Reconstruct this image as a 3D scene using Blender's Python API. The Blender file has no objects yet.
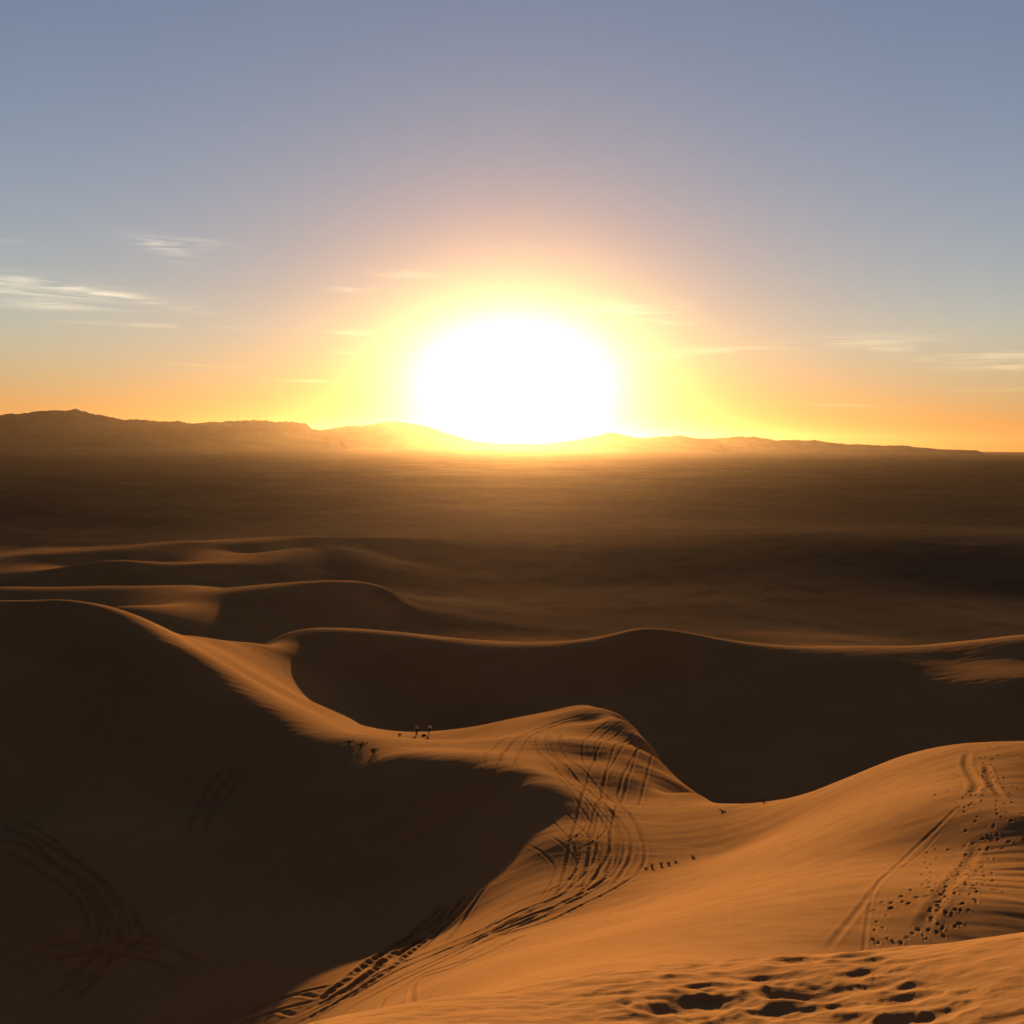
import bpy, bmesh, math, random
import numpy as np
from mathutils import Matrix, Vector

QUALITY = 1.0            # grid density of the sand sheet
rng = np.random.default_rng(11)
random.seed(5)
scene = bpy.context.scene
COL = scene.collection
F_PX, HALF = 1050.0, 512.0

# ------------------------------------------------------------------ camera
HORIZON_L, HORIZON_R = 439.0, 450.0
roll = math.atan2(HORIZON_R - HORIZON_L, 1024.0)
pitch = math.atan((HALF - 0.5 * (HORIZON_L + HORIZON_R)) / F_PX)      # looking down
cam_data = bpy.data.cameras.new('camera')
cam_data.sensor_width = 36.0
cam_data.lens = 36.0 * F_PX / 1024.0
cam_data.clip_start, cam_data.clip_end = 0.05, 120000.0
cam = bpy.data.objects.new('camera', cam_data)
COL.objects.link(cam)
M = Matrix.Rotation(math.pi / 2 - pitch, 4, 'X') @ Matrix.Rotation(roll, 4, 'Z')
cam.matrix_world = M
scene.camera = cam
R3 = np.array(M.to_3x3())

def ray(u, v):
    """(azimuth from +y, slope below the horizontal) of a picture direction"""
    r = R3 @ np.array([(u - HALF) / F_PX, -(v - HALF) / F_PX, -1.0])
    h = math.hypot(r[0], r[1])
    return math.atan2(r[0], r[1]), -r[2] / h

SUN_AZ, d_ = ray(515, 385)
SUN_EL = math.atan(-d_)

# ------------------------------------------------------------------ the dunes: control points
# V: seen points (u, v, metres away).  H: points behind a brow (u, metres away, height below the eye)
V = [
 # summit under the photographer
 (400,1022,4.4),(450,1011,4.6),(512,999,4.8),(587,984,5.0),(640,972,5.15),(712,968,5.3),(782,957,5.5),(862,953,5.65),(962,942,5.8),(1024,933,5.9),
 (1150,918,6.1),(700,1024,4.3),(1024,1024,4.25),(850,1000,4.7),(560,1024,4.3),(320,1040,4.2),
 # the big lit slope
 (512,995,24),(450,1005,27),(400,1024,30),(360,1024,42),(440,972,50),(330,1024,53),(510,938,54),(550,918,58),(592,893,62),(630,878,65),(674,867,68),(740,848,71),
 (600,930,46),(600,965,28),(700,900,47),(800,870,51),(850,930,36),(700,950,32),(950,850,52),(1000,900,42),(850,820,61),(950,790,62),
 (1024,815,56),(780,835,68),(660,900,56),
 # right shoulder
 (1024,746,85),(992,743,83),(950,745,82),(902,756,82),(842,780,83),(782,801,83),(727,805,85),(1180,765,84),
 # tracked spur
 (620,850,71),(605,800,86.8),(600,760,104),(600,709,140),(583,708,141),(557,712,143),(519,719,143),(478,728,154),(440,733,168),(400,737,170),(378,740,168),
 (590,722,128),(565,724,127),(595,736,118),(612,742,114),(545,730,122),(500,737,124),(655,797,91.5),(640,780,96.5),
 (540,890,64),(520,915,59.5),(560,870,67.5),(480,930,60),(560,840,72.5),(460,950,57),(580,820,78),(575,780,92),
 (614,713,136),(632,725,128),(647,743,121),(662,763,113),(682,785,103),(707,800,94.5),(650,820,81),(630,760,104.5),(620,733,121),(648,765,106),(670,795,96),
 (540,787,84),(520,745,108),(560,740,110),(430,748,106),(480,750,104),(455,742,131),(405,745,130),
 # brow of the shaded hollow
 (340,739,114),(375,745,110),(400,755,102),(440,763,96),(490,769,91),(528,771,88.5),
 (490,800,85.5),(490,840,78),(515,840,75.5),(500,860,73.5),(475,892,69),(440,933,64.8),(380,952,64.8),(320,982,62.8),(250,1007,64.5),(200,1020,65),
 (300,940,72),(200,950,75),(100,1000,74),(0,1024,72),(100,1024,69.5),(400,900,76),(400,850,86),(400,800,93),(450,820,86),(300,850,90),(300,780,106),(150,880,88),(200,800,108),(100,800,108),
 (0,850,96),(0,720,128),(100,700,130),(60,650,142),(200,730,122),
 # left crest
 (-120,600,150),(0,600,152),(60,600,152),(95,607,150),(125,627,145),(165,645,140),(200,667,136),(250,702,128),(300,727,121),
 (145,620,162),(172,632,175),(220,641,195),(255,643,210),(290,639,225),(292,662,205),(300,680,195),(312,697,186),(330,712,177),(360,724,168),(385,731,160),
 (200,650,156),(250,680,158),(290,700,156),(330,720,150),
 # second ridge
 (290,632,235),(400,633,235),(470,641,235),(560,643,235),(600,640,233),(640,631,232),(700,638,232),(770,645,236),(850,646,245),(950,643,255),(1024,638,262),(1180,640,258),
 (500,680,212),(500,715,198),(400,690,208),(640,700,208),(640,670,220),(750,700,205),(750,770,172),(850,700,205),(850,750,180),(950,720,198),(890,669,223),(935,677,219),(1024,678,217),(950,660,233.5),(1024,660,233),(950,700,206),(1024,702,205),(1180,670,240),
 # third dune, left
 (115,607,300),(165,605,310),(210,602,320),(260,592,330),(300,585,340),(340,582,345),(370,583,350),(395,592,350),(408,600,350),(450,612,345),
 (250,620,300),(350,610,320),(0,587,400),(100,586,400),(200,586,400),(100,596,375),
 # far low dunes
 (40,553,560),(120,552,560),(165,544,590),(190,542,600),(270,538,640),(310,537,640),(400,538,640),
 (560,548,600),(640,546,610),(700,541,650),(780,535,700),(850,528,830),(940,528,840),(1024,531,820),(1180,533,810),(560,592,465),(800,592,475),
 (92,562,480),(105,571,460),(140,573,455),(175,572,460),(225,565,475),(280,554,520),(310,548,545),(328,547,550),
]
Hd = [
 (512,8,-4.8),(512,15,-8.9),(700,8,-4.6),(700,15,-8.8),(1024,8,-4.4),(1024,15,-8.8),(1024,25,-13.2),(1024,35,-16.3),(850,8,-4.5),(850,18,-10),(380,8,-4.9),(380,18,-10.6),
 (1180,15,-8),(1180,40,-17),(1180,60,-20),
 (950,95,-29),(950,120,-40),(950,150,-49),(842,95,-31.5),(842,120,-42),(842,150,-50),(727,95,-34),(727,115,-43),(727,140,-50),(1100,95,-28.5),(1100,125,-40),(1100,155,-49),
 (632,142,-39.6),(632,165,-49),(662,131,-41.5),(662,150,-50),(600,146,-36.8),(600,152,-39.5),(600,160,-43),(560,149,-38.1),(560,156,-41.4),(519,150,-39.6),(632,135,-35.6),(600,175,-49),(519,158,-43.4),(519,182,-50),(440,182,-51.5),(440,198,-53.6),(380,182,-49.5),(695,118,-42),
 (60,190,-34),(60,240,-46),(0,240,-46),(120,230,-46),(220,230,-48),(220,260,-51),(60,320,-54),(-100,240,-47),
 (290,262,-50),(400,258,-49),(500,258,-50),(600,256,-50),(640,256,-48),(700,256,-49),(770,260,-51),(850,272,-52),(950,272,-52),(1024,275,-52),(950,300,-56),
 (400,290,-55),(500,300,-58),(640,300,-58),(800,320,-59),(1024,330,-60),
 (300,390,-57),(370,400,-58),(100,450,-61),(0,440,-61),(200,430,-60),(300,450,-60),(450,420,-62),(640,420,-63),(850,420,-63),(1024,420,-63),
 (120,510,-60),(250,580,-60),(400,560,-62),(60,620,-63),(150,650,-62),(250,690,-62.5),(400,700,-63),(1024,500,-65),(1180,450,-64),(560,760,-65),(700,820,-65),(850,960,-66),(1024,950,-66),(-100,600,-64),
 (0,1200,-66),(300,1200,-66),(600,1200,-66),(1024,1200,-66),(0,2500,-66),(512,2500,-66),(1024,2500,-66),
 (0,2.5,-2.0),(512,2.5,-1.95),(1024,2.5,-1.9),(512,1.2,-1.75),(0,1.2,-1.78),(1024,1.2,-1.72),(512,.4,-1.7),(0,8,-5),(0,20,-12),(0,40,-31),(0,52,-37.5),(100,56,-38),(200,54,-34.5),(0,161,-25.2),(60,161,-25),(-120,161,-25),(-120,100,-38),(-120,60,-33),
]
def base(D):
    return -1.7 - 64.3 * (1.0 - np.exp(-D / 110.0))

P, W = [], []
for u, v, D in V:
    t, d = ray(u, v)
    P.append((t, math.log(D))); W.append((-D * d - base(D)) / D)
for u, D, z in Hd:
    t = math.atan((u - HALF) / F_PX)
    P.append((t, math.log(D))); W.append((z - base(D)) / D)
P, W = np.array(P), np.array(W)
def kern(r2):
    return np.where(r2 > 0, r2 * np.log(np.maximum(r2, 1e-12)), 0.0)
n = len(P)
A = np.zeros((n + 3, n + 3))
A[:n, :n] = kern(((P[:, None] - P[None]) ** 2).sum(-1)) + np.eye(n) * 5e-5
A[:n, n:] = np.c_[np.ones(n), P]
A[n:, :n] = A[:n, n:].T
sol = np.linalg.solve(A, np.r_[W, np.zeros(3)])

def smooth(x, a, b):
    t = np.clip((x - a) / (b - a), 0, 1)
    return t * t * (3 - 2 * t)

def form_grid(th, lr):
    """residual on the product grid (rows = lr, cols = th)"""
    out = np.empty((len(lr), len(th)))
    for i, l in enumerate(lr):
        r2 = (th[None, :] - P[:, 0:1]) ** 2 + (l - P[:, 1:2]) ** 2
        out[i] = sol[:n] @ kern(r2) + sol[n] + sol[n + 1] * th + sol[n + 2] * l
    return out

# the form is evaluated on a lattice, then read by cubic interpolation
LT = np.linspace(-1.05, 1.05, 421)
LR = np.linspace(math.log(0.35), math.log(4000.0), 760)
FORM = form_grid(LT, LR)
win = (1 - smooth(np.abs(LT), 0.62, 1.02))[None, :] * (1 - smooth(LR, math.log(1500), math.log(3500)))[:, None]
FORM *= win

def cubic_rows(Afull, x0, dx, q):
    """Catmull-Rom along axis 0"""
    f = np.clip((q - x0) / dx, 0, Afull.shape[0] - 1.001)
    i = f.astype(int); t = (f - i)[:, None]
    g = lambda k: Afull[np.clip(i + k, 0, Afull.shape[0] - 1)]
    p0, p1, p2, p3 = g(-1), g(0), g(1), g(2)
    return 0.5 * ((2 * p1) + (-p0 + p2) * t + (2 * p0 - 5 * p1 + 4 * p2 - p3) * t ** 2 + (-p0 + 3 * p1 - 3 * p2 + p3) * t ** 3)

# ------------------------------------------------------------------ the mesh lattice
def steps(parts):
    out = [parts[0][0]]
    for a, b, s in parts:
        m = max(1, int(round((b - a) / s * QUALITY)))
        out += list(np.linspace(a, b, m + 1)[1:])
    return np.array(out)
RAD = steps([(0.35, 3.6, .07), (3.6, 6.6, .017), (6.6, 26, .25), (26, 45, .12), (45, 160, .125), (160, 300, .4), (300, 700, 1.6)])
far, r = [], 700.0
while r < 38000:
    r *= 1.022; far.append(r)
RAD = np.r_[RAD, far]
fov = math.radians(29.5)
inner = np.linspace(-fov, fov, int(1330 * QUALITY))
side = np.linspace(fov, math.radians(60), 90)[1:]
back = np.linspace(math.radians(60), math.pi, 60)[1:]
THE = np.r_[-np.r_[side, back][::-1][1:], inner, side, back]      # last column closes on the first
NR, NT = len(RAD), len(THE)
print('sand lattice', NR, NT, NR * NT)

lt_ok = np.clip(THE, LT[0], LT[-1])
tmp = cubic_rows(FORM, LR[0], LR[1] - LR[0], np.log(RAD))
RES = cubic_rows(np.ascontiguousarray(tmp.T), LT[0], LT[1] - LT[0], lt_ok).T
Z = base(RAD)[:, None] + RES * RAD[:, None]
X = RAD[:, None] * np.sin(THE)[None, :]
Y = RAD[:, None] * np.cos(THE)[None, :]
DARKEN = np.zeros_like(Z)

# ------------------------------------------------------------------ noise
_perm = rng.permutation(4096); _grad = rng.uniform(0, 2 * math.pi, 4096)
_gx, _gy = np.cos(_grad), np.sin(_grad)
def noise(x, y):
    xi, yi = np.floor(x).astype(np.int64), np.floor(y).astype(np.int64)
    fx, fy = x - xi, y - yi
    def g(dx, dy):
        h = _perm[(_perm[(xi + dx) & 4095] + yi + dy) & 4095]
        return _gx[h] * (fx - dx) + _gy[h] * (fy - dy)
    u, v = fx * fx * fx * (fx * (fx * 6 - 15) + 10), fy * fy * fy * (fy * (fy * 6 - 15) + 10)
    a, b = g(0, 0), g(1, 0); c, d = g(0, 1), g(1, 1)
    return (a + (b - a) * u) * (1 - v) + (c + (d - c) * u) * v

def rows(a, b):
    return slice(int(np.searchsorted(RAD, a)), int(np.searchsorted(RAD, b)))

# gentle undulation and wind ribs
s = rows(20, 420)
x, y = X[s], Y[s]
fade = (smooth(RAD[s], 22, 40) * (1 - smooth(RAD[s], 250, 400)))[:, None]
Z[s] += fade * 0.07 * noise(x / 9.0, y / 7.0)
Z[s] += fade * 0.036 * noise((x + 0.35 * y) / 5.0 + 31, (y - 0.2 * x) / 1.5)
Z[s] += fade * 0.011 * noise((x - 0.3 * y) / 1.6 + 7, y / 0.55)
s = rows(1, 9)
x, y = X[s], Y[s]
Z[s] += 0.02 * noise(x / .9, y / .7 + 3) + 0.011 * noise(x / .25, y / .16 + 9) + .004 * noise(x / .09 + 4, y / .06)
# far dune field and flats
s = rows(360, 39000)
x, y = X[s], Y[s]
a = (smooth(RAD[s], 420, 800) * (1 - smooth(RAD[s], 3000, 9000)))[:, None]
nz = noise(x / 260.0 + 5, y / 150.0) + 0.5 * noise(x / 90.0, y / 60.0 + 4)
Z[s] += a * 2.2 * (1 - 2.2 * np.abs(nz)) * smooth(noise(x / 900.0 + 9, y / 700.0), -.3, .4)
Z[s] += a * .5 * noise(x / 25, y / 25)

# ------------------------------------------------------------------ reading a point of the sand surface
Zs = Z.copy()
def hit(u, v, dmin=1.0):
    t, d = ray(u, v)
    j = min(max(int(np.searchsorted(THE, t)), 1), NT - 1)
    w = (t - THE[j - 1]) / (THE[j] - THE[j - 1])
    col = Zs[:, j - 1] * (1 - w) + Zs[:, j] * w
    dep = -col / RAD
    ok = np.nonzero((dep <= d) & (RAD > dmin))[0]
    if len(ok) == 0:
        return None
    i = ok[0]
    f0, f1 = dep[i - 1] - d, dep[i] - d
    k = f0 / (f0 - f1) if f0 > f1 else 1.0
    D = RAD[i - 1] + (RAD[i] - RAD[i - 1]) * min(max(k, 0), 1)
    return np.array([D * math.sin(t), D * math.cos(t)])

def ground(x, y, A_=None):
    A_ = Z if A_ is None else A_
    D, t = math.hypot(x, y), math.atan2(x, y)
    i = min(max(int(np.searchsorted(RAD, D)), 1), NR - 1); j = min(max(int(np.searchsorted(THE, t)), 1), NT - 1)
    a = (D - RAD[i - 1]) / (RAD[i] - RAD[i - 1]); b = (t - THE[j - 1]) / (THE[j] - THE[j - 1])
    return float((A_[i-1, j-1] * (1 - b) + A_[i-1, j] * b) * (1 - a) + (A_[i, j-1] * (1 - b) + A_[i, j] * b) * a)

def window(x0, x1, y0, y1):
    cx = [x0, x1, x0, x1]; cy = [y0, y0, y1, y1]
    th = [math.atan2(a, b) for a, b in zip(cx, cy)]
    rmin = max(0.0, min(y0, 1e9)) if x0 <= 0 <= x1 else min(math.hypot(a, b) for a, b in zip(cx, cy))
    rmax = max(math.hypot(a, b) for a, b in zip(cx, cy))
    return (slice(int(np.searchsorted(RAD, rmin)), int(np.searchsorted(RAD, rmax))),
            slice(int(np.searchsorted(THE, min(th))), int(np.searchsorted(THE, max(th)))))

def spline(pts, step=1.0):
    pts = np.array(pts)
    q = np.vstack([2 * pts[0] - pts[1], pts, 2 * pts[-1] - pts[-2]])
    out = []
    for i in range(1, len(q) - 2):
        m = max(2, int(np.linalg.norm(q[i + 1] - q[i]) / step))
        t = np.linspace(0, 1, m, endpoint=False)[:, None]
        p0, p1, p2, p3 = q[i - 1], q[i], q[i + 1], q[i + 2]
        out.append(0.5 * (2 * p1 + (p2 - p0) * t + (2 * p0 - 5 * p1 + 4 * p2 - p3) * t ** 2 + (3 * p1 - p0 - 3 * p2 + p3) * t ** 3))
    return np.vstack(out + [pts[-1:]])

def path(px, step=1.0):
    pts = [hit(u, v) for u, v in px]
    pts = [p for p in pts if p is not None]
    return spline(pts, step) if len(pts) > 1 else None

def carve(line, half, depth, tread=0.0, rim=0.35, dark=0.5, ragged=0.0):
    m = half * 3.5
    w = window(line[:, 0].min() - m, line[:, 0].max() + m, line[:, 1].min() - m, line[:, 1].max() + m)
    xs, ys = X[w], Y[w]
    if xs.size == 0:
        return
    best = np.full(xs.shape, 1e9); arc = np.zeros(xs.shape); s0 = 0.0
    for a, b in zip(line[:-1], line[1:]):
        L = float(np.linalg.norm(b - a))
        if L < 1e-6:
            continue
        sub = window(min(a[0], b[0]) - m, max(a[0], b[0]) + m, min(a[1], b[1]) - m, max(a[1], b[1]) + m)
        i0, j0 = w[0].start, w[1].start
        q = (slice(max(sub[0].start - i0, 0), max(sub[0].stop - i0, 0)), slice(max(sub[1].start - j0, 0), max(sub[1].stop - j0, 0)))
        px, py = xs[q] - a[0], ys[q] - a[1]
        if px.size == 0:
            s0 += L; continue
        e = (b - a) / L
        t = np.clip(px * e[0] + py * e[1], 0, L)
        d = np.hypot(px - t * e[0], py - t * e[1])
        k = d < best[q]
        best[q] = np.where(k, d, best[q]); arc[q] = np.where(k, s0 + t, arc[q])
        s0 += L
    env = smooth(arc, 0, min(3, s0 * .2)) * (1 - smooth(arc, s0 - min(3, s0 * .2), s0))
    if ragged:
        env = env * np.clip(1 + ragged * 2 * noise(xs / 1.1 + 3, ys / 1.1), 0.1, 2)
    g = np.exp(-(best / half) ** 2)
    mod = 1 - tread * (0.5 + 0.5 * np.sin(arc * 2 * math.pi / 0.62))
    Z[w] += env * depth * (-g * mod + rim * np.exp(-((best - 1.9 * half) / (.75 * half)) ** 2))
    DARKEN[w] = np.maximum(DARKEN[w], dark * env * np.exp(-(best / (1.15 * half)) ** 4))

def wheel_pair(px, gauge=1.5, half=.125, depth=.06, **k):
    line = path([(a + rng.uniform(-1.6, 1.6), b + rng.uniform(-1, 1)) for a, b in px])
    if line is None:
        return
    t = np.gradient(line, axis=0); t /= np.linalg.norm(t, axis=1)[:, None] + 1e-9
    nrm = np.c_[-t[:, 1], t[:, 0]]
    for sgn in (-.5, .5):
        carve(line + nrm * gauge * sgn, half, depth, **k)

# wheel tracks over the spur
T1 = dict(tread=.3, dark=.6, ragged=.25)
wheel_pair([(612,716),(560,722),(515,737),(497,752),(492,770)], **T1)
wheel_pair([(600,712),(545,728),(518,742),(508,758),(505,772)], **T1)
wheel_pair([(543,736),(545,750),(570,778),(600,808),(618,830),(621,850),(610,872),(597,890)], **T1)
wheel_pair([(556,732),(556,752),(590,785),(620,812),(632,838),(634,858),(622,878)], **T1)
wheel_pair([(632,728),(612,742),(602,765),(590,800),(583,840),(573,880),(566,903)], **T1)
wheel_pair([(620,720),(598,735),(590,752),(595,775)], gauge=1.3, **T1)
wheel_pair([(640,740),(625,757),(612,785),(612,800),(628,825),(636,850)], **T1)
wheel_pair([(648,744),(638,775),(628,808)], **T1)
wheel_pair([(608,800),(601,830),(600,858),(590,885)], **T1)
wheel_pair([(633,870),(605,888),(575,903),(525,925),(470,946),(430,962)], **T1)
wheel_pair([(592,886),(560,900),(500,925),(450,945),(400,968),(350,994),(300,1018)], **T1)
wheel_pair([(560,905),(510,928),(440,962),(380,990),(330,1018)], **T1)
wheel_pair([(530,931),(460,965),(400,992),(350,1020)], half=.12, depth=.05, dark=.4)
wheel_pair([(535,838),(556,850),(565,868),(560,888),(545,903)], half=.09, depth=.035, tread=.3, dark=.4)
wheel_pair([(545,800),(562,820),(580,842),(588,862),(582,880),(560,902)], half=.1, depth=.04, tread=.3, dark=.5)
wheel_pair([(560,775),(585,800),(605,828),(608,852),(595,876),(570,898)], half=.1, depth=.045, tread=.3, dark=.5)
for k in range(3):
    u0 = rng.uniform(565, 640); v0 = rng.uniform(790, 850)
    wheel_pair([(u0, v0), (u0 + rng.uniform(2, 14), v0 + 20), (u0 + rng.uniform(-8, 8), v0 + 42), (u0 + rng.uniform(-45, -25), v0 + 62)],
               half=rng.uniform(.07, .11), depth=rng.uniform(.02, .045), tread=.4, dark=rng.uniform(.25, .5), ragged=.7)
for k in range(5):
    u0 = rng.uniform(500, 600)
    wheel_pair([(u0, 905 - (u0 - 540) * .3), (u0 - 50, 928 - (u0 - 540) * .3), (u0 - 120, 962 - (u0 - 540) * .3)], half=.08, depth=.03, tread=.3, dark=.4, ragged=.7)
wheel_pair([(470,890),(450,915),(415,945),(375,975),(330,1003),(290,1022)], half=.22, depth=.12, tread=.6, dark=.9)
wheel_pair([(460,893),(440,918),(400,948),(360,975)], half=.3, depth=.14, tread=.7, dark=.9, ragged=.8)
wheel_pair([(452,900),(425,930),(385,958),(350,985),(310,1012)], half=.3, depth=.14, tread=.7, dark=.9, ragged=.8)
wheel_pair([(480,885),(455,922),(430,950)], half=.14, depth=.07, dark=.5)
wheel_pair([(330,992),(300,998),(270,1008),(225,1022)], **T1)
wheel_pair([(310,1006),(285,1004),(262,1013),(240,1024)], **T1)
# old tracks in the shaded hollow
SH = dict(half=.2, depth=.08, tread=.3, dark=.6, ragged=.4)
for px in ([(250,757),(225,790),(205,815),(193,840)], [(240,760),(215,790),(198,820)], [(0,835),(45,850),(80,872),(100,900),(110,930),(90,975),(40,1010)],
           [(5,820),(60,858),(95,885),(112,915),(120,950)], [(20,960),(70,950),(110,948),(160,955),(195,975)], [(120,905),(130,930),(150,945),(180,940)],
           [(60,990),(100,960),(140,930),(150,910)], [(0,845),(50,868),(90,900),(100,940)]):
    wheel_pair(px, **SH)
# bike lines on the right shoulder
carve(path([(822,954),(862,905),(905,858),(945,820),(968,800)]), .10, .02, rim=.5, dark=.35)
carve(path([(830,955),(870,905),(910,862),(948,822)]), .06, .012, rim=.5, dark=.2)
carve(path([(915,938),(945,890),(975,850),(985,835)]), .2, .03, rim=.5, dark=.3)
carve(path([(968,800),(976,785),(966,765),(968,750)]), .2, .07, tread=.3, dark=.5)
carve(path([(985,762),(992,785),(1004,800)]), .18, .06, tread=.3, dark=.5)
# wind ribs across the shoulder at the right
w = (rows(24, 62), slice(int(np.searchsorted(THE, .34)), int(np.searchsorted(THE, .95))))
x, y = X[w], Y[w]
f = smooth(np.arctan2(x, y), .385, .455) * (1 - smooth(np.arctan2(x, y), .8, .94)) * (1 - smooth(np.hypot(x, y), 46, 60)) * smooth(np.hypot(x, y), 25, 29) * np.clip(.5 + 1.6 * noise(x / 4 + 2, y / 5), 0, 1.3)
ph = (y + .12 * x) / 1.25 + .8 * noise(x / 5.0, y / 3.0) + .25 * noise(x / 1.4, y / 1.2)
Z[w] += f * .02 * (np.sin(ph * 2 * math.pi) + .3 * np.sin(ph * 4 * math.pi + .8))

# ------------------------------------------------------------------ footprints
def dent(x, y, ang, ln, wd, depth, rim=.35, dark=.5, warp=.3):
    m = 3.2 * max(ln, wd)
    w = window(x - m, x + m, y - m, y + m)
    px, py = X[w] - x, Y[w] - y
    if px.size == 0:
        return
    c, s_ = math.cos(ang), math.sin(ang)
    a, b = (px * c + py * s_) / ln, (-px * s_ + py * c) / wd
    q = np.sqrt(a * a + b * b)
    if warp:
        q = q * np.clip(1 + warp * (noise(px / ln * 1.1 + x * 7, py / ln * 1.4 + y * 5) + .5 * noise(px / ln * 3.1 + x * 3, py / ln * 3.3 + y)), .35, 2.2)
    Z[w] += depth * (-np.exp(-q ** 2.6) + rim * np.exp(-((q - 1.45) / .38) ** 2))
    DARKEN[w] = np.maximum(DARKEN[w], dark * np.exp(-q ** 4))

def walk(px, stride=.62, spread=.16, size=1.0, jit=.1, depth=.085):
    line = path(px, .1)
    if line is None:
        return
    seg = np.r_[0, np.cumsum(np.linalg.norm(np.diff(line, axis=0), axis=1))]
    k, s0 = 1, rng.uniform(0, .4)
    while s0 < seg[-1]:
        i = int(np.searchsorted(seg, s0)); i = min(max(i, 1), len(line) - 1)
        e = line[i] - line[i - 1]; e /= np.linalg.norm(e) + 1e-9
        p = line[i] + np.array([-e[1], e[0]]) * spread * k + rng.normal(0, jit, 2)
        dent(p[0], p[1], math.atan2(e[1], e[0]) + rng.normal(0, .25), (.125 * size * rng.uniform(.75, 1.25)), .068 * size * rng.uniform(.8, 1.25), 1.0 * .62 * depth * rng.uniform(.6, 1.2))
        k = -k; s0 += stride * rng.uniform(.8, 1.25)

walk([(875,945),(882,920),(878,910),(905,898),(940,890),(965,870)])
walk([(870,912),(895,905),(915,898),(935,894)], size=1.15)
walk([(918,893),(928,880),(922,870),(932,858),(925,852),(960,848),(985,840)])
walk([(885,948),(905,940),(920,930),(935,912),(950,885),(965,865),(978,850)], jit=.25)
walk([(895,945),(918,940),(935,925),(945,905),(955,885),(972,862),(990,845),(985,825)], jit=.3)
walk([(930,935),(940,920),(948,900),(960,880),(975,862)], jit=.3)
walk([(945,928),(965,905),(975,890),(990,888),(1000,895)])
walk([(935,915),(955,910),(972,900)])
walk([(980,845),(985,830),(975,815),(972,800),(985,785),(980,770),(965,765)], jit=.35)
walk([(995,838),(1000,815),(1005,795),(995,775),(985,755)], jit=.35)
walk([(960,815),(970,800),(978,788),(985,770)], jit=.3)
walk([(935,796),(950,790),(965,785)])
walk([(990,850),(1024,838)], jit=.2)
walk([(960,768),(950,774),(965,780),(970,790)], jit=.3, size=.9)
walk([(985,765),(1000,780),(1015,790)], jit=.3)
walk([(970,760),(1000,758),(1024,760)], jit=.3)
walk([(955,752),(985,748),(1000,745)], jit=.3)
walk([(1003,815),(1020,812)], jit=.2)
walk([(985,860),(988,880),(998,890)], jit=.2)
walk([(965,890),(985,882),(1000,880)], jit=.2)
walk([(780,805),(800,799),(850,781)], stride=1.6, jit=.3)
walk([(478,728),(530,719),(548,717)], stride=2.5)

# trampled sand in front of the photographer
w = (rows(3.6, 6.2), slice(int(np.searchsorted(THE, -.05)), int(np.searchsorted(THE, .46))))
f = smooth(np.arctan2(X[w], Y[w]), .03, .14) * (1 - smooth(np.arctan2(X[w], Y[w]), .34, .44))
Z[w] += f * (.022 * noise(X[w] / .34 + 5, Y[w] / .17 + .6 * X[w]) + .014 * noise(X[w] / .15, Y[w] / .1 + 7))
def scuff(u, v, wpx, ratio=.55, depth=.1, ang=0.0):
    p = hit(u, v)
    if p is None or np.linalg.norm(p) > 9:
        return
    half = wpx / F_PX * np.linalg.norm(p) * .33
    dent(p[0], p[1], ang, half, half * ratio, depth * .24 * half / .22, rim=.32, dark=.12, warp=.42)
for a in ((702,1003,150,.6,.12,.2),(722,989,95,.5,.09,0),(797,994,120,.7,.13,0),(882,984,60,.6,.1,0),(868,974,70,.5,.1,0),(893,976,45,.6,.09,.2),
          (832,964,55,.5,.08,0),(797,960,60,.5,.09,0),(867,962,52,.6,.09,0),(902,1001,82,.55,.12,0),(910,988,60,.5,.1,0),(967,994,42,.9,.12,0),
          (827,1021,90,.55,.12,0),(712,1019,80,.5,.1,0),(617,989,62,.4,.07,.3),(677,978,50,.5,.07,0),(592,996,50,.4,.06,0),(657,1010,70,.5,.09,.1),
          (945,1014,90,.4,.1,.5),(752,978,70,.4,.07,0),(640,1001,60,.5,.08,.3),(760,1012,70,.5,.08,0),(850,1007,60,.5,.09,0),(740,968,40,.5,.05,0),
          (690,972,36,.5,.05,0),(905,1022,80,.5,.1,0),(1000,1020,90,.4,.08,.2),(560,1004,45,.4,.05,.2),(630,978,30,.5,.04,0),(775,983,55,.5,.07,0)):
    scuff(*a)
for k in range(34):
    scuff(rng.uniform(600, 960), rng.uniform(966, 1040), rng.uniform(12, 34), .6, .06, rng.uniform(-.5, .5))
for k in range(16):
    scuff(rng.uniform(780, 1024), rng.uniform(945, 1024), rng.uniform(3, 8), .8, .12, 0)

# ------------------------------------------------------------------ materials
def new_mat(name):
    m = bpy.data.materials.new(name); m.use_nodes = True
    nt = m.node_tree; bs = nt.nodes['Principled BSDF']
    bs.inputs['Roughness'].default_value = 1.0
    bs.inputs['Specular IOR Level'].default_value = 0.0
    return m, nt, bs

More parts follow.
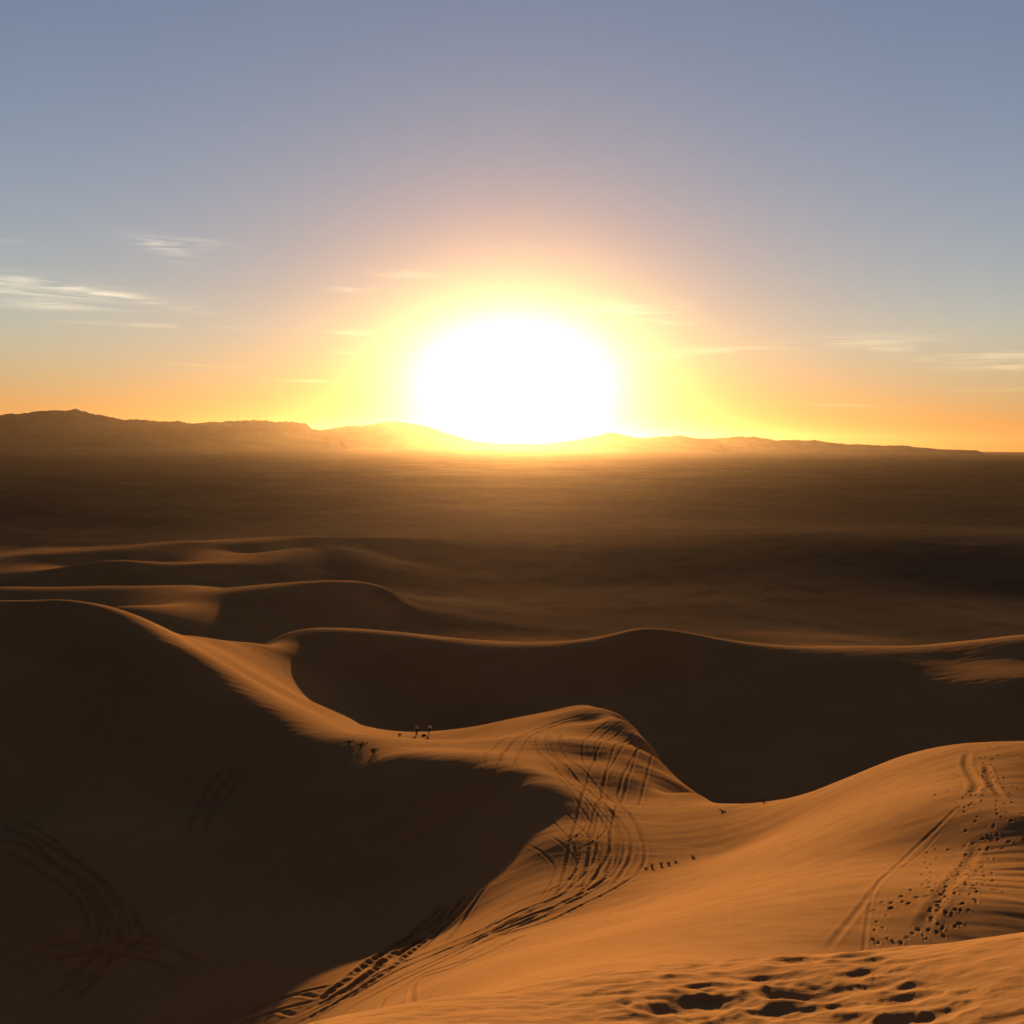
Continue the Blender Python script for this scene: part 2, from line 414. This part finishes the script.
SAND = (0.33, 0.163, 0.065)
m_sand, nt, bs = new_mat('sand')
N, L = nt.nodes, nt.links
geo = N.new('ShaderNodeNewGeometry')
def ntex(scale, detail=4, vec=None, rough=.55):
    t = N.new('ShaderNodeTexNoise'); t.inputs['Scale'].default_value = scale; t.inputs['Detail'].default_value = detail
    t.inputs['Roughness'].default_value = rough
    L.new(vec if vec else geo.outputs['Position'], t.inputs['Vector']); return t
def mixc(fac, a, b, mode='MIX'):
    x = N.new('ShaderNodeMix'); x.data_type = 'RGBA'; x.blend_type = mode
    for sock, val in ((x.inputs[0], fac), (x.inputs[6], a), (x.inputs[7], b)):
        if hasattr(val, 'is_linked'): L.new(val, sock)
        else: sock.default_value = val if isinstance(val, (int, float)) else (*val, 1)
    return x.outputs[2]
def remap(v, a, b, c, d, smoothstep=False):
    x = N.new('ShaderNodeMapRange'); x.clamp = True
    if smoothstep: x.interpolation_type = 'SMOOTHSTEP'
    L.new(v, x.inputs[0])
    for i, q in enumerate((a, b, c, d)): x.inputs[i + 1].default_value = q
    return x.outputs[0]
big = ntex(.06, 3); mid = ntex(.9, 4)
col = mixc(remap(big.outputs[0], .35, .65, 0, 1), SAND, (SAND[0] * .84, SAND[1] * .82, SAND[2] * .8))
col = mixc(remap(mid.outputs[0], .4, .7, 0, .7), col, (SAND[0] * .84, SAND[1] * .82, SAND[2] * .8))
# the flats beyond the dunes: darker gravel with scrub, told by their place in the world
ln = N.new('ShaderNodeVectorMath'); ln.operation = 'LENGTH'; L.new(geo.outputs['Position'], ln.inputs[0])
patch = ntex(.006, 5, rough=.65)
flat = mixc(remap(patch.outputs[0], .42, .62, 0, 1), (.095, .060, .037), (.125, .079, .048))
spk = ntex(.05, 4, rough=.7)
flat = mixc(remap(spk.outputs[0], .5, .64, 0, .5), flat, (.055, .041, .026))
edge = ntex(.012, 4)
sx = N.new('ShaderNodeSeparateXYZ'); L.new(geo.outputs['Position'], sx.inputs[0])
def mth(op, a, b):
    x = N.new('ShaderNodeMath'); x.operation = op
    for sock, val in zip(x.inputs, (a, b)):
        if hasattr(val, 'is_linked'): L.new(val, sock)
        else: sock.default_value = val
    return x.outputs[0]
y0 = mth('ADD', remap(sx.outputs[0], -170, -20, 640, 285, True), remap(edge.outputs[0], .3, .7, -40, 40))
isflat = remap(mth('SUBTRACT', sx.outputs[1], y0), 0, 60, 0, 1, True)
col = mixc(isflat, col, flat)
near = remap(ln.outputs['Value'], 12, 90, 1, .32)
at = N.new('ShaderNodeAttribute'); at.attribute_name = 'darkened'
col = mixc(remap(at.outputs['Fac'], 0, 1, 0, .42), col, (SAND[0] * .42, SAND[1] * .38, SAND[2] * .36))  # sand coloured darker inside tracks, footprints and scuffs
L.new(col, bs.inputs['Base Color'])
grain = ntex(60, 3, rough=.7)
mp = N.new('ShaderNodeMapping'); L.new(geo.outputs['Position'], mp.inputs[0]); mp.inputs['Scale'].default_value = (1.0, 3.4, 1.0)
rip = ntex(2.2, 5, mp.outputs[0], .6)
b1 = N.new('ShaderNodeBump'); b1.inputs['Strength'].default_value = .35; b1.inputs['Distance'].default_value = .003; L.new(grain.outputs[0], b1.inputs['Height'])
b2 = N.new('ShaderNodeBump'); b2.inputs['Strength'].default_value = .5; b2.inputs['Distance'].default_value = .02; L.new(rip.outputs[0], b2.inputs['Height']); L.new(b1.outputs[0], b2.inputs['Normal'])
for b_, f_ in ((b1, .45), (b2, .5)):
    mm_ = N.new('ShaderNodeMath'); mm_.operation = 'MULTIPLY'; L.new(near, mm_.inputs[0]); mm_.inputs[1].default_value = f_; L.new(mm_.outputs[0], b_.inputs['Strength'])
L.new(b2.outputs[0], bs.inputs['Normal'])

# ------------------------------------------------------------------ the sand sheet
nv = NR * NT + 1
co = np.empty((nv, 3), np.float32)
co[:-1, 0], co[:-1, 1], co[:-1, 2] = X.ravel(), Y.ravel(), Z.ravel()
co[-1] = (0, 0, float(Z[0].mean()))
i = np.arange(NR - 1)[:, None]; j = np.arange(NT)[None, :]; j2 = (j + 1) % NT
quads = np.stack([i * NT + j, (i + 1) * NT + j, (i + 1) * NT + j2, i * NT + j2], -1).reshape(-1, 4)[:, ::-1]
fan = np.stack([np.full(NT, nv - 1), np.arange(NT), (np.arange(NT) + 1) % NT], -1)[:, ::-1]
me = bpy.data.meshes.new('sand')
me.vertices.add(nv); me.vertices.foreach_set('co', co.ravel())
loops = np.r_[quads.ravel(), fan.ravel()].astype(np.int32)
me.loops.add(len(loops)); me.loops.foreach_set('vertex_index', loops)
npoly = len(quads) + len(fan)
start = np.r_[np.arange(len(quads)) * 4, len(quads) * 4 + np.arange(len(fan)) * 3].astype(np.int32)
me.polygons.add(npoly); me.polygons.foreach_set('loop_start', start)
me.polygons.foreach_set('use_smooth', np.ones(npoly, bool))
at_ = me.attributes.new('darkened', 'FLOAT', 'POINT')
at_.data.foreach_set('value', np.r_[DARKEN.ravel(), 0].astype(np.float32))
me.update(calc_edges=True); me.validate()
me.materials.append(m_sand)
sand = bpy.data.objects.new('dune_terrain', me); COL.objects.link(sand)
sand['kind'] = 'structure'; sand['category'] = 'dunes'
sand['label'] = 'orange sand dunes with wheel tracks and footprints running out to dark flats'

# ------------------------------------------------------------------ mountains on the horizon
m_rock, nt, bs = new_mat('desert_rock'); N, L = nt.nodes, nt.links
geo = N.new('ShaderNodeNewGeometry')
t = ntex(.004, 6, rough=.6)
L.new(mixc(remap(t.outputs[0], .35, .65, 0, 1), (.07, .047, .034), (.10, .067, .046)), bs.inputs['Base Color'])
def mountains(name, label, prof, Dc, depth, seed):
    us = np.array([p[0] for p in prof], float); vs = np.array([p[1] for p in prof], float)
    az, el = np.array([ray(a, b) for a, b in zip(us, vs)]).T
    th = np.linspace(az[0], az[-1], max(60, int((us[-1] - us[0]) * 2.2)))
    top = np.interp(th, az, -el) * Dc
    px = th * F_PX
    base_top = top
    top = top + 1.8 * (13 * noise(px / 19.0, px * 0 + seed + .3) + 8 * noise(px / 7.0, px * 0 + seed + 3.3) + 5.5 * noise(px / 2.9, px * 0 + seed + 8.3)) * np.clip((top + 66) / 220, .3, 1.1)
    k = np.linspace(-1, 1, 61)
    TH, K = np.meshgrid(th, k)
    TOP = base_top[None, :] + (top - base_top)[None, :] * np.exp(-(K / .16) ** 2)
    D = Dc + K * depth
    xx, yy = D * np.sin(TH), D * np.cos(TH)
    nz = noise(xx / 900 + seed, yy / 900) + .5 * noise(xx / 380, yy / 380 + seed) + .35 * noise(xx / 150 + seed, yy / 150) + .2 * noise(xx / 60, yy / 60 + seed)
    body = np.clip(1 - np.abs(K) ** 1.25 * (1 + .0 * nz), 0, 1)
    endf = smooth(TH, th[0], th[0] + .012) * (1 - smooth(TH, th[-1] - .012, th[-1]))
    zz = -75 + (TOP + 75) * body * (1 + .55 * nz * (1 - body ** 2)) + 14 * nz * body * np.sqrt(np.clip((TOP + 66) / 300, 0.05, 1.2))
    zz = -75 + (zz + 75) * endf
    r_, c_ = TH.shape
    v_ = np.stack([xx, yy, zz], -1).reshape(-1, 3).tolist()
    f_ = [(a * c_ + b, a * c_ + b + 1, (a + 1) * c_ + b + 1, (a + 1) * c_ + b) for a in range(r_ - 1) for b in range(c_ - 1)]
    mm = bpy.data.meshes.new(name); mm.from_pydata(v_, [], f_); mm.polygons.foreach_set('use_smooth', np.ones(len(f_), bool))
    mm.materials.append(m_rock)
    o = bpy.data.objects.new(name, mm); COL.objects.link(o)
    o['kind'] = 'structure'; o['label'] = label; o['category'] = 'mountains'
mountains('mountain_range', 'long hazy brown mountain range on the left horizon',
          [(-160,432),(-80,424),(-30,417),(0,415.5),(30,413),(53,411.6),(76,410.6),(86,413),(110,417.5),(133,419.5),(156,420.5),(173,422.5),(206,422),(232,420),(266,420),(292,421.5),(306,424),(312,429),(330,431),(350,440)], 12500, 1500, 2.0)
mountains('mountain_range', 'low jagged mountain range under the setting sun',
          [(300,436),(325,429),(345,427),(380,423),(402,422),(425,425),(445,432),(470,440),(500,443.5),(535,444),(570,441),(590,437),(605,433),(612,432),(625,435),(640,438),(660,437),(680,435),(697,438),(715,440),(730,446)], 13500, 1300, 14.0)
mountains('mountain_range', 'faint low mountain range tapering away on the right horizon',
          [(690,441),(715,438),(734,436),(757,436.5),(774,440),(814,440.5),(845,444),(881,444.5),(902,445.5),(922,448),(949,449.3),(990,450.5)], 15500, 1300, 27.0)

# ------------------------------------------------------------------ plants
m_twig, nt, bs = new_mat('dry_twig'); N, L = nt.nodes, nt.links
geo = N.new('ShaderNodeNewGeometry')
t = ntex(9, 2)
L.new(mixc(t.outputs[0], (.11, .075, .04), (.20, .145, .075)), bs.inputs['Base Color'])
m_leaf, nt, bs = new_mat('scrub_leaf'); N, L = nt.nodes, nt.links
geo = N.new('ShaderNodeNewGeometry')
t = ntex(7, 2)
L.new(mixc(t.outputs[0], (.055, .055, .03), (.11, .095, .05)), bs.inputs['Base Color'])

def mesh_obj(name, vs, fs, mat, parent=None, smooth_=False):
    mm = bpy.data.meshes.new(name); mm.from_pydata(vs, [], fs); mm.materials.append(mat)
    if smooth_: mm.polygons.foreach_set('use_smooth', np.ones(len(fs), bool))
    o = bpy.data.objects.new(name, mm); COL.objects.link(o)
    if parent: o.parent = parent
    return o

def blade(vs, fs, p0, p1, p2, w):
    """a thin three-sided stalk bent through three points"""
    k = len(vs)
    for p, ww in ((p0, w), (p1, w * .75), (p2, w * .2)):
        for q in range(3):
            a = q * 2.094
            vs.append((p[0] + ww * math.cos(a), p[1] + ww * math.sin(a), p[2]))
    for s_ in (0, 3):
        for q in range(3):
            fs.append((k + s_ + q, k + s_ + (q + 1) % 3, k + s_ + 3 + (q + 1) % 3, k + s_ + 3 + q))
    fs.append((k + 8, k + 7, k + 6)) ; fs.append((k, k + 1, k + 2))

def plant_meshes(seed, h, spread, stalks, leaves):
    r = random.Random(seed)
    vs, fs, lv, lf = [], [], [], []
    for _ in range(stalks):
        a = r.uniform(0, 6.283); e = r.uniform(.15, 1.0) * spread; hh = h * r.uniform(.45, 1.0)
        b = (r.uniform(-.1, .1) * spread, r.uniform(-.1, .1) * spread, -.06)
        mid_ = (b[0] + math.cos(a) * e * .4, b[1] + math.sin(a) * e * .4, hh * .62)
        tip = (b[0] + math.cos(a) * e, b[1] + math.sin(a) * e, hh)
        blade(vs, fs, b, mid_, tip, .006 + .008 * h)
        for _ in range(leaves):
            t = r.uniform(.35, 1.0)
            c = [mid_[q] * (1 - t) + tip[q] * t + r.gauss(0, .06) * h for q in range(3)]
            sz = r.uniform(.02, .05) * (h + .4); k = len(lv); aa, bb = r.uniform(0, 6.28), r.uniform(-.7, .7)
            d1 = (math.cos(aa) * sz, math.sin(aa) * sz, bb * sz); d2 = (-math.sin(aa) * sz * .5, math.cos(aa) * sz * .5, sz * .35)
            lv += [tuple(c[q] - d1[q] for q in range(3)), tuple(c[q] + d2[q] for q in range(3)), tuple(c[q] + d1[q] for q in range(3)), tuple(c[q] - d2[q] for q in range(3))]
            lf.append((k, k + 1, k + 2, k + 3))
    return vs, fs, lv, lf

def plant(name, u, v, label, cat, group, seed, h, spread, stalks=28, leaves=0, at=None):
    p = at if at is not None else hit(u, v, 20)
    if p is None:
        return
    vs, fs, lv, lf = plant_meshes(seed, h, spread, stalks, leaves)
    if leaves:
        o = bpy.data.objects.new(name, None); COL.objects.link(o)
        mesh_obj('stems', vs, fs, m_twig, o); mesh_obj('foliage', lv, lf, m_leaf, o)
    else:
        o = mesh_obj(name, vs, fs, m_twig)
    o.location = (p[0], p[1], ground(p[0], p[1]))
    o.rotation_euler = (0, 0, random.uniform(0, 6.28))
    o['label'] = label; o['category'] = cat
    if group: o['group'] = group
    return o

for k, (u, v, h, lab) in enumerate([
        (361, 747, .5, 'spindly dark shrub on the brow of the shaded hollow, tallest of the three'),
        (349, 744, .36, 'thin dark shrub on the brow, farther up towards the left crest'),
        (374, 753, .45, 'dark shrub lowest on the brow, beside the bright sand tongue')]):
    plant('desert_shrub', u, v, lab, 'shrub', 'shrubs on the brow of the hollow', 40 + k, h, .75, 46, 18)
for k, (u, v, h, lab) in enumerate([
        (646, 869, .12, 'low flat dead grass tuft at the lower end of the row along the sand fold'),
        (652, 867.5, .3, 'pale dry grass tuft, second from the lower end of the row along the fold'),
        (661, 865.5, .28, 'dark bushy grass tuft in the middle of the row along the fold'),
        (668.5, 864.5, .22, 'dark grass tuft just above the bushy one along the fold'),
        (675.5, 862.5, .14, 'small low grass tuft near the upper end of the row along the fold'),
        (693, 858, .24, 'lone dark grass tuft standing apart above the row along the fold')]):
    plant('grass_tuft', u, v, lab, 'grass tuft', 'grass tufts along the sand fold', 60 + k, h, .3, 60)
plant('desert_shrub', 722, 812, 'flat dark shrub where the tracked spur meets the lit slope', 'shrub', None, 80, .16, .45, 50, 6)
plant('desert_shrub', 764, 803, 'small dark shrub on the edge of the lit slope against shade', 'shrub', None, 81, .22, .35, 35, 8)
plant('desert_shrub', 400, 737, 'small dark shrub on the far edge of the saddle, left of the people', 'shrub', None, 82, .55, .3, 30, 10)

# ------------------------------------------------------------------ people on the saddle
def cloth(name, c):
    m, nt_, bs_ = new_mat(name)
    nn = nt_.nodes.new('ShaderNodeTexNoise'); nn.inputs['Scale'].default_value = 14
    mx = nt_.nodes.new('ShaderNodeMix'); mx.data_type = 'RGBA'
    mx.inputs[6].default_value = (*c, 1); mx.inputs[7].default_value = (c[0] * .75, c[1] * .75, c[2] * .75, 1)
    nt_.links.new(nn.outputs[0], mx.inputs[0]); nt_.links.new(mx.outputs[2], bs_.inputs['Base Color'])
    return m
m_skin, m_top, m_top2 = cloth('skin', (.38, .22, .15)), cloth('pale_cloth', (.55, .52, .48)), cloth('grey_cloth', (.38, .37, .35))
m_trs, m_hair, m_shoe = cloth('dark_cloth', (.035, .032, .035)), cloth('hair', (.03, .02, .014)), cloth('shoe', (.05, .04, .035))

def skin_mesh(verts, edges, radii, sub=2):
    mm = bpy.data.meshes.new('tmp'); mm.from_pydata(verts, edges, []); o = bpy.data.objects.new('tmp', mm); COL.objects.link(o)
    md = o.modifiers.new('s', 'SKIN'); md.use_smooth_shade = True
    for k, r in enumerate(radii):
        rr = r if isinstance(r, tuple) else (r, r)
        mm.skin_vertices[0].data[k].radius = rr
    mm.skin_vertices[0].data[0].use_root = True
    sb = o.modifiers.new('b', 'SUBSURF'); sb.levels = sb.render_levels = sub
    dg = bpy.context.evaluated_depsgraph_get()
    res = bpy.data.meshes.new_from_object(o.evaluated_get(dg))
    bpy.data.objects.remove(o); return res

def person(u, v, label, top_mat, lean, rot):
    p = hit(u, v, 60)
    root = bpy.data.objects.new('person', None); COL.objects.link(root)
    root.location = (p[0], p[1], ground(p[0], p[1])); root.rotation_euler = (0, 0, rot); root.scale = (.86, .86, .86)
    root['label'] = label; root['category'] = 'person'; root['group'] = 'people on the saddle'
    dx = lean
    V_ = [(0,0,.95),(0,.0,1.15),(0,.0,1.38),(0,0,1.50),(0,.01,1.62),(0,.02,1.72),
          (.19,0,1.42),(.26,.02,1.14),(.24,.12,.92),(-.19,0,1.42),(-.27,.02,1.14),(-.25,.1,.92),
          (.1,0,.90),(.12+dx,.03,.5),(.13+dx,-.02,.09),(.13+dx,.13,.04),(-.1,0,.90),(-.12+dx*.4,.05,.5),(-.14,-.0,.09),(-.14,.15,.04)]
    E_ = [(0,1),(1,2),(2,3),(3,4),(4,5),(2,6),(6,7),(7,8),(2,9),(9,10),(10,11),(0,12),(12,13),(13,14),(14,15),(0,16),(16,17),(17,18),(18,19)]
    R_ = [.13,.125,.14,.06,.095,.085,.065,.045,.035,.065,.045,.035,.09,.062,.045,.035,.09,.062,.045,.035]
    bm_ = skin_mesh(V_, E_, R_); bm_.materials.clear(); bm_.materials.append(m_skin); bm_.name = 'person_body'
    body = bpy.data.objects.new('body', bm_); COL.objects.link(body); body.parent = root
    def wear(name, vid, grow, mat, ed):
        idx = {a: k for k, a in enumerate(vid)}
        mm = skin_mesh([V_[a] for a in vid], [(idx[a], idx[b]) for a, b in ed], [R_[a] + grow for a in vid]); mm.materials.clear(); mm.materials.append(mat)
        o = bpy.data.objects.new(name, mm); COL.objects.link(o); o.parent = root
    wear('jacket', [0,1,2,6,7,8,9,10,11], .028, top_mat, [(0,1),(1,2),(2,6),(6,7),(7,8),(2,9),(9,10),(10,11)])
    wear('trousers', [0,12,13,14,16,17,18], .02, m_trs, [(0,12),(12,13),(13,14),(0,16),(16,17),(17,18)])
    for a, b in ((14, 15), (18, 19)):
        wear('shoe', [a, b], .022, m_shoe, [(a, b)])
    bmh = bmesh.new(); bmesh.ops.create_uvsphere(bmh, u_segments=16, v_segments=10, radius=.115)
    for vv in bmh.verts:
        vv.co = Vector((vv.co.x * .92, vv.co.y * 1.05 - .02, max(vv.co.z, -.05) + 1.70))
    mh = bpy.data.meshes.new('hair'); bmh.to_mesh(mh); bmh.free(); mh.materials.append(m_hair)
    oh = bpy.data.objects.new('hair', mh); COL.objects.link(oh); oh.parent = root
    return root
person(417, 735, 'person in a dull grey jacket and dark trousers on the saddle, nearer the shrubs', m_top2, -.14, .3)
person(430, 734.5, 'person in a pale jacket and dark trousers on the saddle, nearer the tracked spur', m_top, -.3, -.2)

# a dark bundle on the sand between the two people
bmb = bmesh.new(); bmesh.ops.create_icosphere(bmb, subdivisions=3, radius=1)
for vv in bmb.verts:
    c = vv.co
    k = 1 + .12 * math.sin(5 * c.x + 1) * math.cos(4 * c.y)
    vv.co = Vector((c.x * .33 * k, c.y * .19 * k, max(c.z, -.55) * .17 * k + .085))
mb = bpy.data.meshes.new('bag'); bmb.to_mesh(mb); bmb.free(); mb.polygons.foreach_set('use_smooth', np.ones(len(mb.polygons), bool)); mb.materials.append(m_trs)
bag = bpy.data.objects.new('bag', mb); COL.objects.link(bag)
p = hit(424, 736, 60); bag.location = (p[0], p[1], ground(p[0], p[1])); bag.rotation_euler = (0, 0, .3)
bag['label'] = 'small dark bundle lying on the sand between the two people'; bag['category'] = 'bag'

# ------------------------------------------------------------------ haze
m_haze = bpy.data.materials.new('haze'); m_haze.use_nodes = True
nt = m_haze.node_tree; nt.nodes.remove(nt.nodes['Principled BSDF'])
pv = nt.nodes.new('ShaderNodeVolumePrincipled')
pv.inputs['Color'].default_value = (1, .66, .40, 1); pv.inputs['Density'].default_value = 4.2e-6; pv.inputs['Anisotropy'].default_value = .87
nt.links.new(pv.outputs[0], nt.nodes['Material Output'].inputs['Volume'])
bz = bmesh.new(); bmesh.ops.create_cube(bz, size=1.0)
zlo, zhi = -90.0, 480.0
for vv in bz.verts:
    vv.co = Vector((vv.co.x * 80000, vv.co.y * 80000, zlo if vv.co.z < 0 else zhi))
mz = bpy.data.meshes.new('haze'); bz.to_mesh(mz); bz.free(); mz.materials.append(m_haze)
hz = bpy.data.objects.new('haze', mz); COL.objects.link(hz); hz['kind'] = 'stuff'; hz['label'] = 'warm evening haze over the desert'; hz['category'] = 'haze'

# ------------------------------------------------------------------ sun and sky
SUN_DIR = Vector((math.sin(SUN_AZ) * math.cos(SUN_EL), math.cos(SUN_AZ) * math.cos(SUN_EL), math.sin(SUN_EL)))
sl = bpy.data.lights.new('sun', 'SUN'); sl.energy = 5.0; sl.angle = math.radians(.5); sl.color = (1.0, .65, .28)
so = bpy.data.objects.new('sun', sl); COL.objects.link(so); so.rotation_euler = SUN_DIR.to_track_quat('Z', 'Y').to_euler()

WISPS = [(10,288,85,10,.75,-.02),(25,304,60,4,.5,0),(110,295,70,3.5,.75,-.13),(160,247,26,7,.6,-.25),(195,243,26,4,.5,-.05),(352,332,30,2.5,.7,0),(335,352,28,2,.5,0),(310,381,34,1.8,.5,0),
         (632,308,36,6,1.2,0),(660,322,28,3,.9,-.02),(720,351,40,3,.5,.02),(850,342,58,6,.6,.04),(880,347,36,3,.4,-.08),(990,357,46,4,.6,0),(985,366,48,4,.55,-.06),(845,405,36,1.6,.4,-.04),
         (410,275,32,4,.4,0),(165,326,70,1.8,.4,0),(355,289,22,3,.35,0),(15,243,30,2.5,.25,0),(215,366,40,1.6,.3,0),(640,360,50,5,.5,.15),(1000,390,40,1.8,.25,0)]
world = bpy.data.worlds.new('World'); scene.world = world; world.use_nodes = True
nt = world.node_tree; N, L = nt.nodes, nt.links
bg = N['Background']
sky = N.new('ShaderNodeTexSky'); sky.sky_type = 'NISHITA'; sky.sun_disc = False
sky.sun_elevation = SUN_EL; sky.sun_rotation = SUN_AZ; sky.altitude = 100; sky.air_density = 1.0; sky.dust_density = 0.08; sky.ozone_density = 1.0
SKY_STRENGTH = .05; EXPOSURE = 1.32
bg.inputs['Strength'].default_value = SKY_STRENGTH
def math_(op, a, b=None, c=None):
    x = N.new('ShaderNodeMath'); x.operation = op
    for sock, val in zip(x.inputs, (a, b, c)):
        if val is None: continue
        if hasattr(val, 'is_linked'): L.new(val, sock)
        else: sock.default_value = val
    return x.outputs[0]
tc = N.new('ShaderNodeTexCoord')
nrm = N.new('ShaderNodeVectorMath'); nrm.operation = 'NORMALIZE'; L.new(tc.outputs['Generated'], nrm.inputs[0])
SUN_R = Vector((math.cos(SUN_AZ), -math.sin(SUN_AZ), 0.0)); SUN_U = SUN_R.cross(SUN_DIR)
def vdot(k):
    d = N.new('ShaderNodeVectorMath'); d.operation = 'DOT_PRODUCT'; L.new(nrm.outputs[0], d.inputs[0]); d.inputs[1].default_value = k
    return d.outputs['Value']
du, dv, dw = vdot(SUN_R), vdot(SUN_U), vdot(SUN_DIR)
du0, dwf = du, vdot(SUN_R.cross(Vector((0, 0, -1))))
du = math_('MULTIPLY', du, .64)                    # the dusty light round the sun lies along the horizon
ang = math_('MULTIPLY', math_('SQRT', math_('ADD', math_('MULTIPLY', du, du), math_('MULTIPLY', dv, dv))), 57.296)
front = math_('GREATER_THAN', dw, 0.0)
tint = N.new('ShaderNodeVectorMath'); tint.operation = 'MULTIPLY'; L.new(sky.outputs[0], tint.inputs[0]); tint.inputs[1].default_value = (1.0, .97, 1.28)
low = N.new('ShaderNodeMapRange'); low.interpolation_type = 'SMOOTHSTEP'       # dustier air hugging the horizon
sz = N.new('ShaderNodeSeparateXYZ'); L.new(nrm.outputs[0], sz.inputs[0]); L.new(sz.outputs[2], low.inputs[0])
for q, val in enumerate((-.01, .12, 0, 1)): low.inputs[q + 1].default_value = val
lm = N.new('ShaderNodeMix'); lm.data_type = 'RGBA'; lm.clamp_factor = True; L.new(low.outputs[0], lm.inputs[0])
lm.inputs[6].default_value = (.72, .52, .55, 1); lm.inputs[7].default_value = (1, 1, 1, 1)
lv_ = N.new('ShaderNodeVectorMath'); lv_.operation = 'MULTIPLY'; L.new(tint.outputs[0], lv_.inputs[0]); L.new(lm.outputs[2], lv_.inputs[1])
near_sun = math_('EXPONENT', math_('MULTIPLY', math_('POWER', math_('DIVIDE', ang, 12.0), 2.0), -1.0))
nm = N.new('ShaderNodeMix'); nm.data_type = 'RGBA'; L.new(math_('MULTIPLY', near_sun, front), nm.inputs[0])
nm.inputs[6].default_value = (1, 1, 1, 1); nm.inputs[7].default_value = (.74, .62, .62, 1)
nv_ = N.new('ShaderNodeVectorMath'); nv_.operation = 'MULTIPLY'; L.new(lv_.outputs[0], nv_.inputs[0]); L.new(nm.outputs[2], nv_.inputs[1])
anti = N.new('ShaderNodeMapRange'); anti.interpolation_type = 'SMOOTHSTEP'; L.new(dw, anti.inputs[0])      # dimmer sky away from the sun
for q, val in enumerate((-.5, .55, .42, 1)): anti.inputs[q + 1].default_value = val
av_ = N.new('ShaderNodeVectorMath'); av_.operation = 'SCALE'; L.new(nv_.outputs[0], av_.inputs[0]); L.new(anti.outputs[0], av_.inputs['Scale'])
total = av_.outputs[0]
UNIT = 1.0 / (SKY_STRENGTH * 2 ** EXPOSURE)
def aureole(colr, width, power):
    e = math_('POWER', math_('DIVIDE', ang, width), power)
    e = math_('MULTIPLY', math_('EXPONENT', math_('MULTIPLY', e, -1.0)), front)
    v = N.new('ShaderNodeVectorMath'); v.operation = 'SCALE'; v.inputs[0].default_value = [q * UNIT for q in colr]; L.new(e, v.inputs['Scale']); return v.outputs[0]
def vadd(a, b):
    v = N.new('ShaderNodeVectorMath'); v.operation = 'ADD'; L.new(a, v.inputs[0]); L.new(b, v.inputs[1]); return v.outputs[0]
# thin cirrus, told by compass direction and height above the horizon
def mk(op, *a):
    return math_(op, *a)
az_ = mk('ARCTAN2', du0, dwf); el_ = mk('ARCSINE', sz.outputs[2])
cv = N.new('ShaderNodeCombineXYZ'); L.new(mk('MULTIPLY', az_, 9.0), cv.inputs[0]); L.new(mk('MULTIPLY', el_, 120.0), cv.inputs[1])
def wn(scale, detail, rough, dist):
    t = N.new('ShaderNodeTexNoise'); L.new(cv.outputs[0], t.inputs['Vector'])
    t.inputs['Scale'].default_value = scale; t.inputs['Detail'].default_value = detail; t.inputs['Roughness'].default_value = rough; t.inputs['Distortion'].default_value = dist
    return t.outputs[0]
streak = N.new('ShaderNodeMapRange'); L.new(wn(1.3, 6, .62, .8), streak.inputs[0]); streak.clamp = True
for q, val in enumerate((.40, .64, 0, 1)): streak.inputs[q + 1].default_value = val
cover = None
for (cu, cvv, hw, hh, k, tilt) in WISPS:
    a0, d0 = ray(cu, cvv); a0 -= SUN_AZ; e0 = math.atan(-d0); wa, we = hw / F_PX, hh / F_PX
    xa = mk('SUBTRACT', az_, a0)
    ya = mk('SUBTRACT', mk('SUBTRACT', el_, e0), mk('MULTIPLY', xa, tilt))
    xa = mk('DIVIDE', xa, wa); ya = mk('DIVIDE', ya, we)
    g = mk('MULTIPLY', mk('EXPONENT', mk('MULTIPLY', mk('ADD', mk('MULTIPLY', xa, xa), mk('MULTIPLY', ya, ya)), -1.0)), k)
    cover = g if cover is None else mk('ADD', cover, g)
cover = mk('MULTIPLY', mk('MULTIPLY', cover, streak.outputs[0]), front)
cl = N.new('ShaderNodeVectorMath'); cl.operation = 'SCALE'; cl.inputs[0].default_value = [q * UNIT for q in (.56, .43, .22)]; L.new(cover, cl.inputs['Scale'])
total = vadd(total, cl.outputs[0])
for a in (((14, 14, 12), .5, 2.0), ((2.3, 1.8, 0.1), 3.55, 1.9), ((0, 0, 2.8), 2.55, 1.9), ((.05, .03, .0), 7.5, 1.5)):
    total = vadd(total, aureole(*a))
L.new(total, bg.inputs['Color'])
world.cycles.sampling_method = 'MANUAL'; world.cycles.sample_map_resolution = 2048

# ------------------------------------------------------------------ picture settings
vs_ = scene.view_settings
scene.display_settings.display_device = 'sRGB'
vs_.view_transform = 'Standard'; vs_.look = 'None'; vs_.gamma = 1.0; vs_.exposure = EXPOSURE; vs_.use_curve_mapping = False
scene.render.engine = 'CYCLES'
scene.cycles.use_denoising = True
scene.cycles.max_bounces = 4; scene.cycles.diffuse_bounces = 3; scene.cycles.volume_bounces = 0
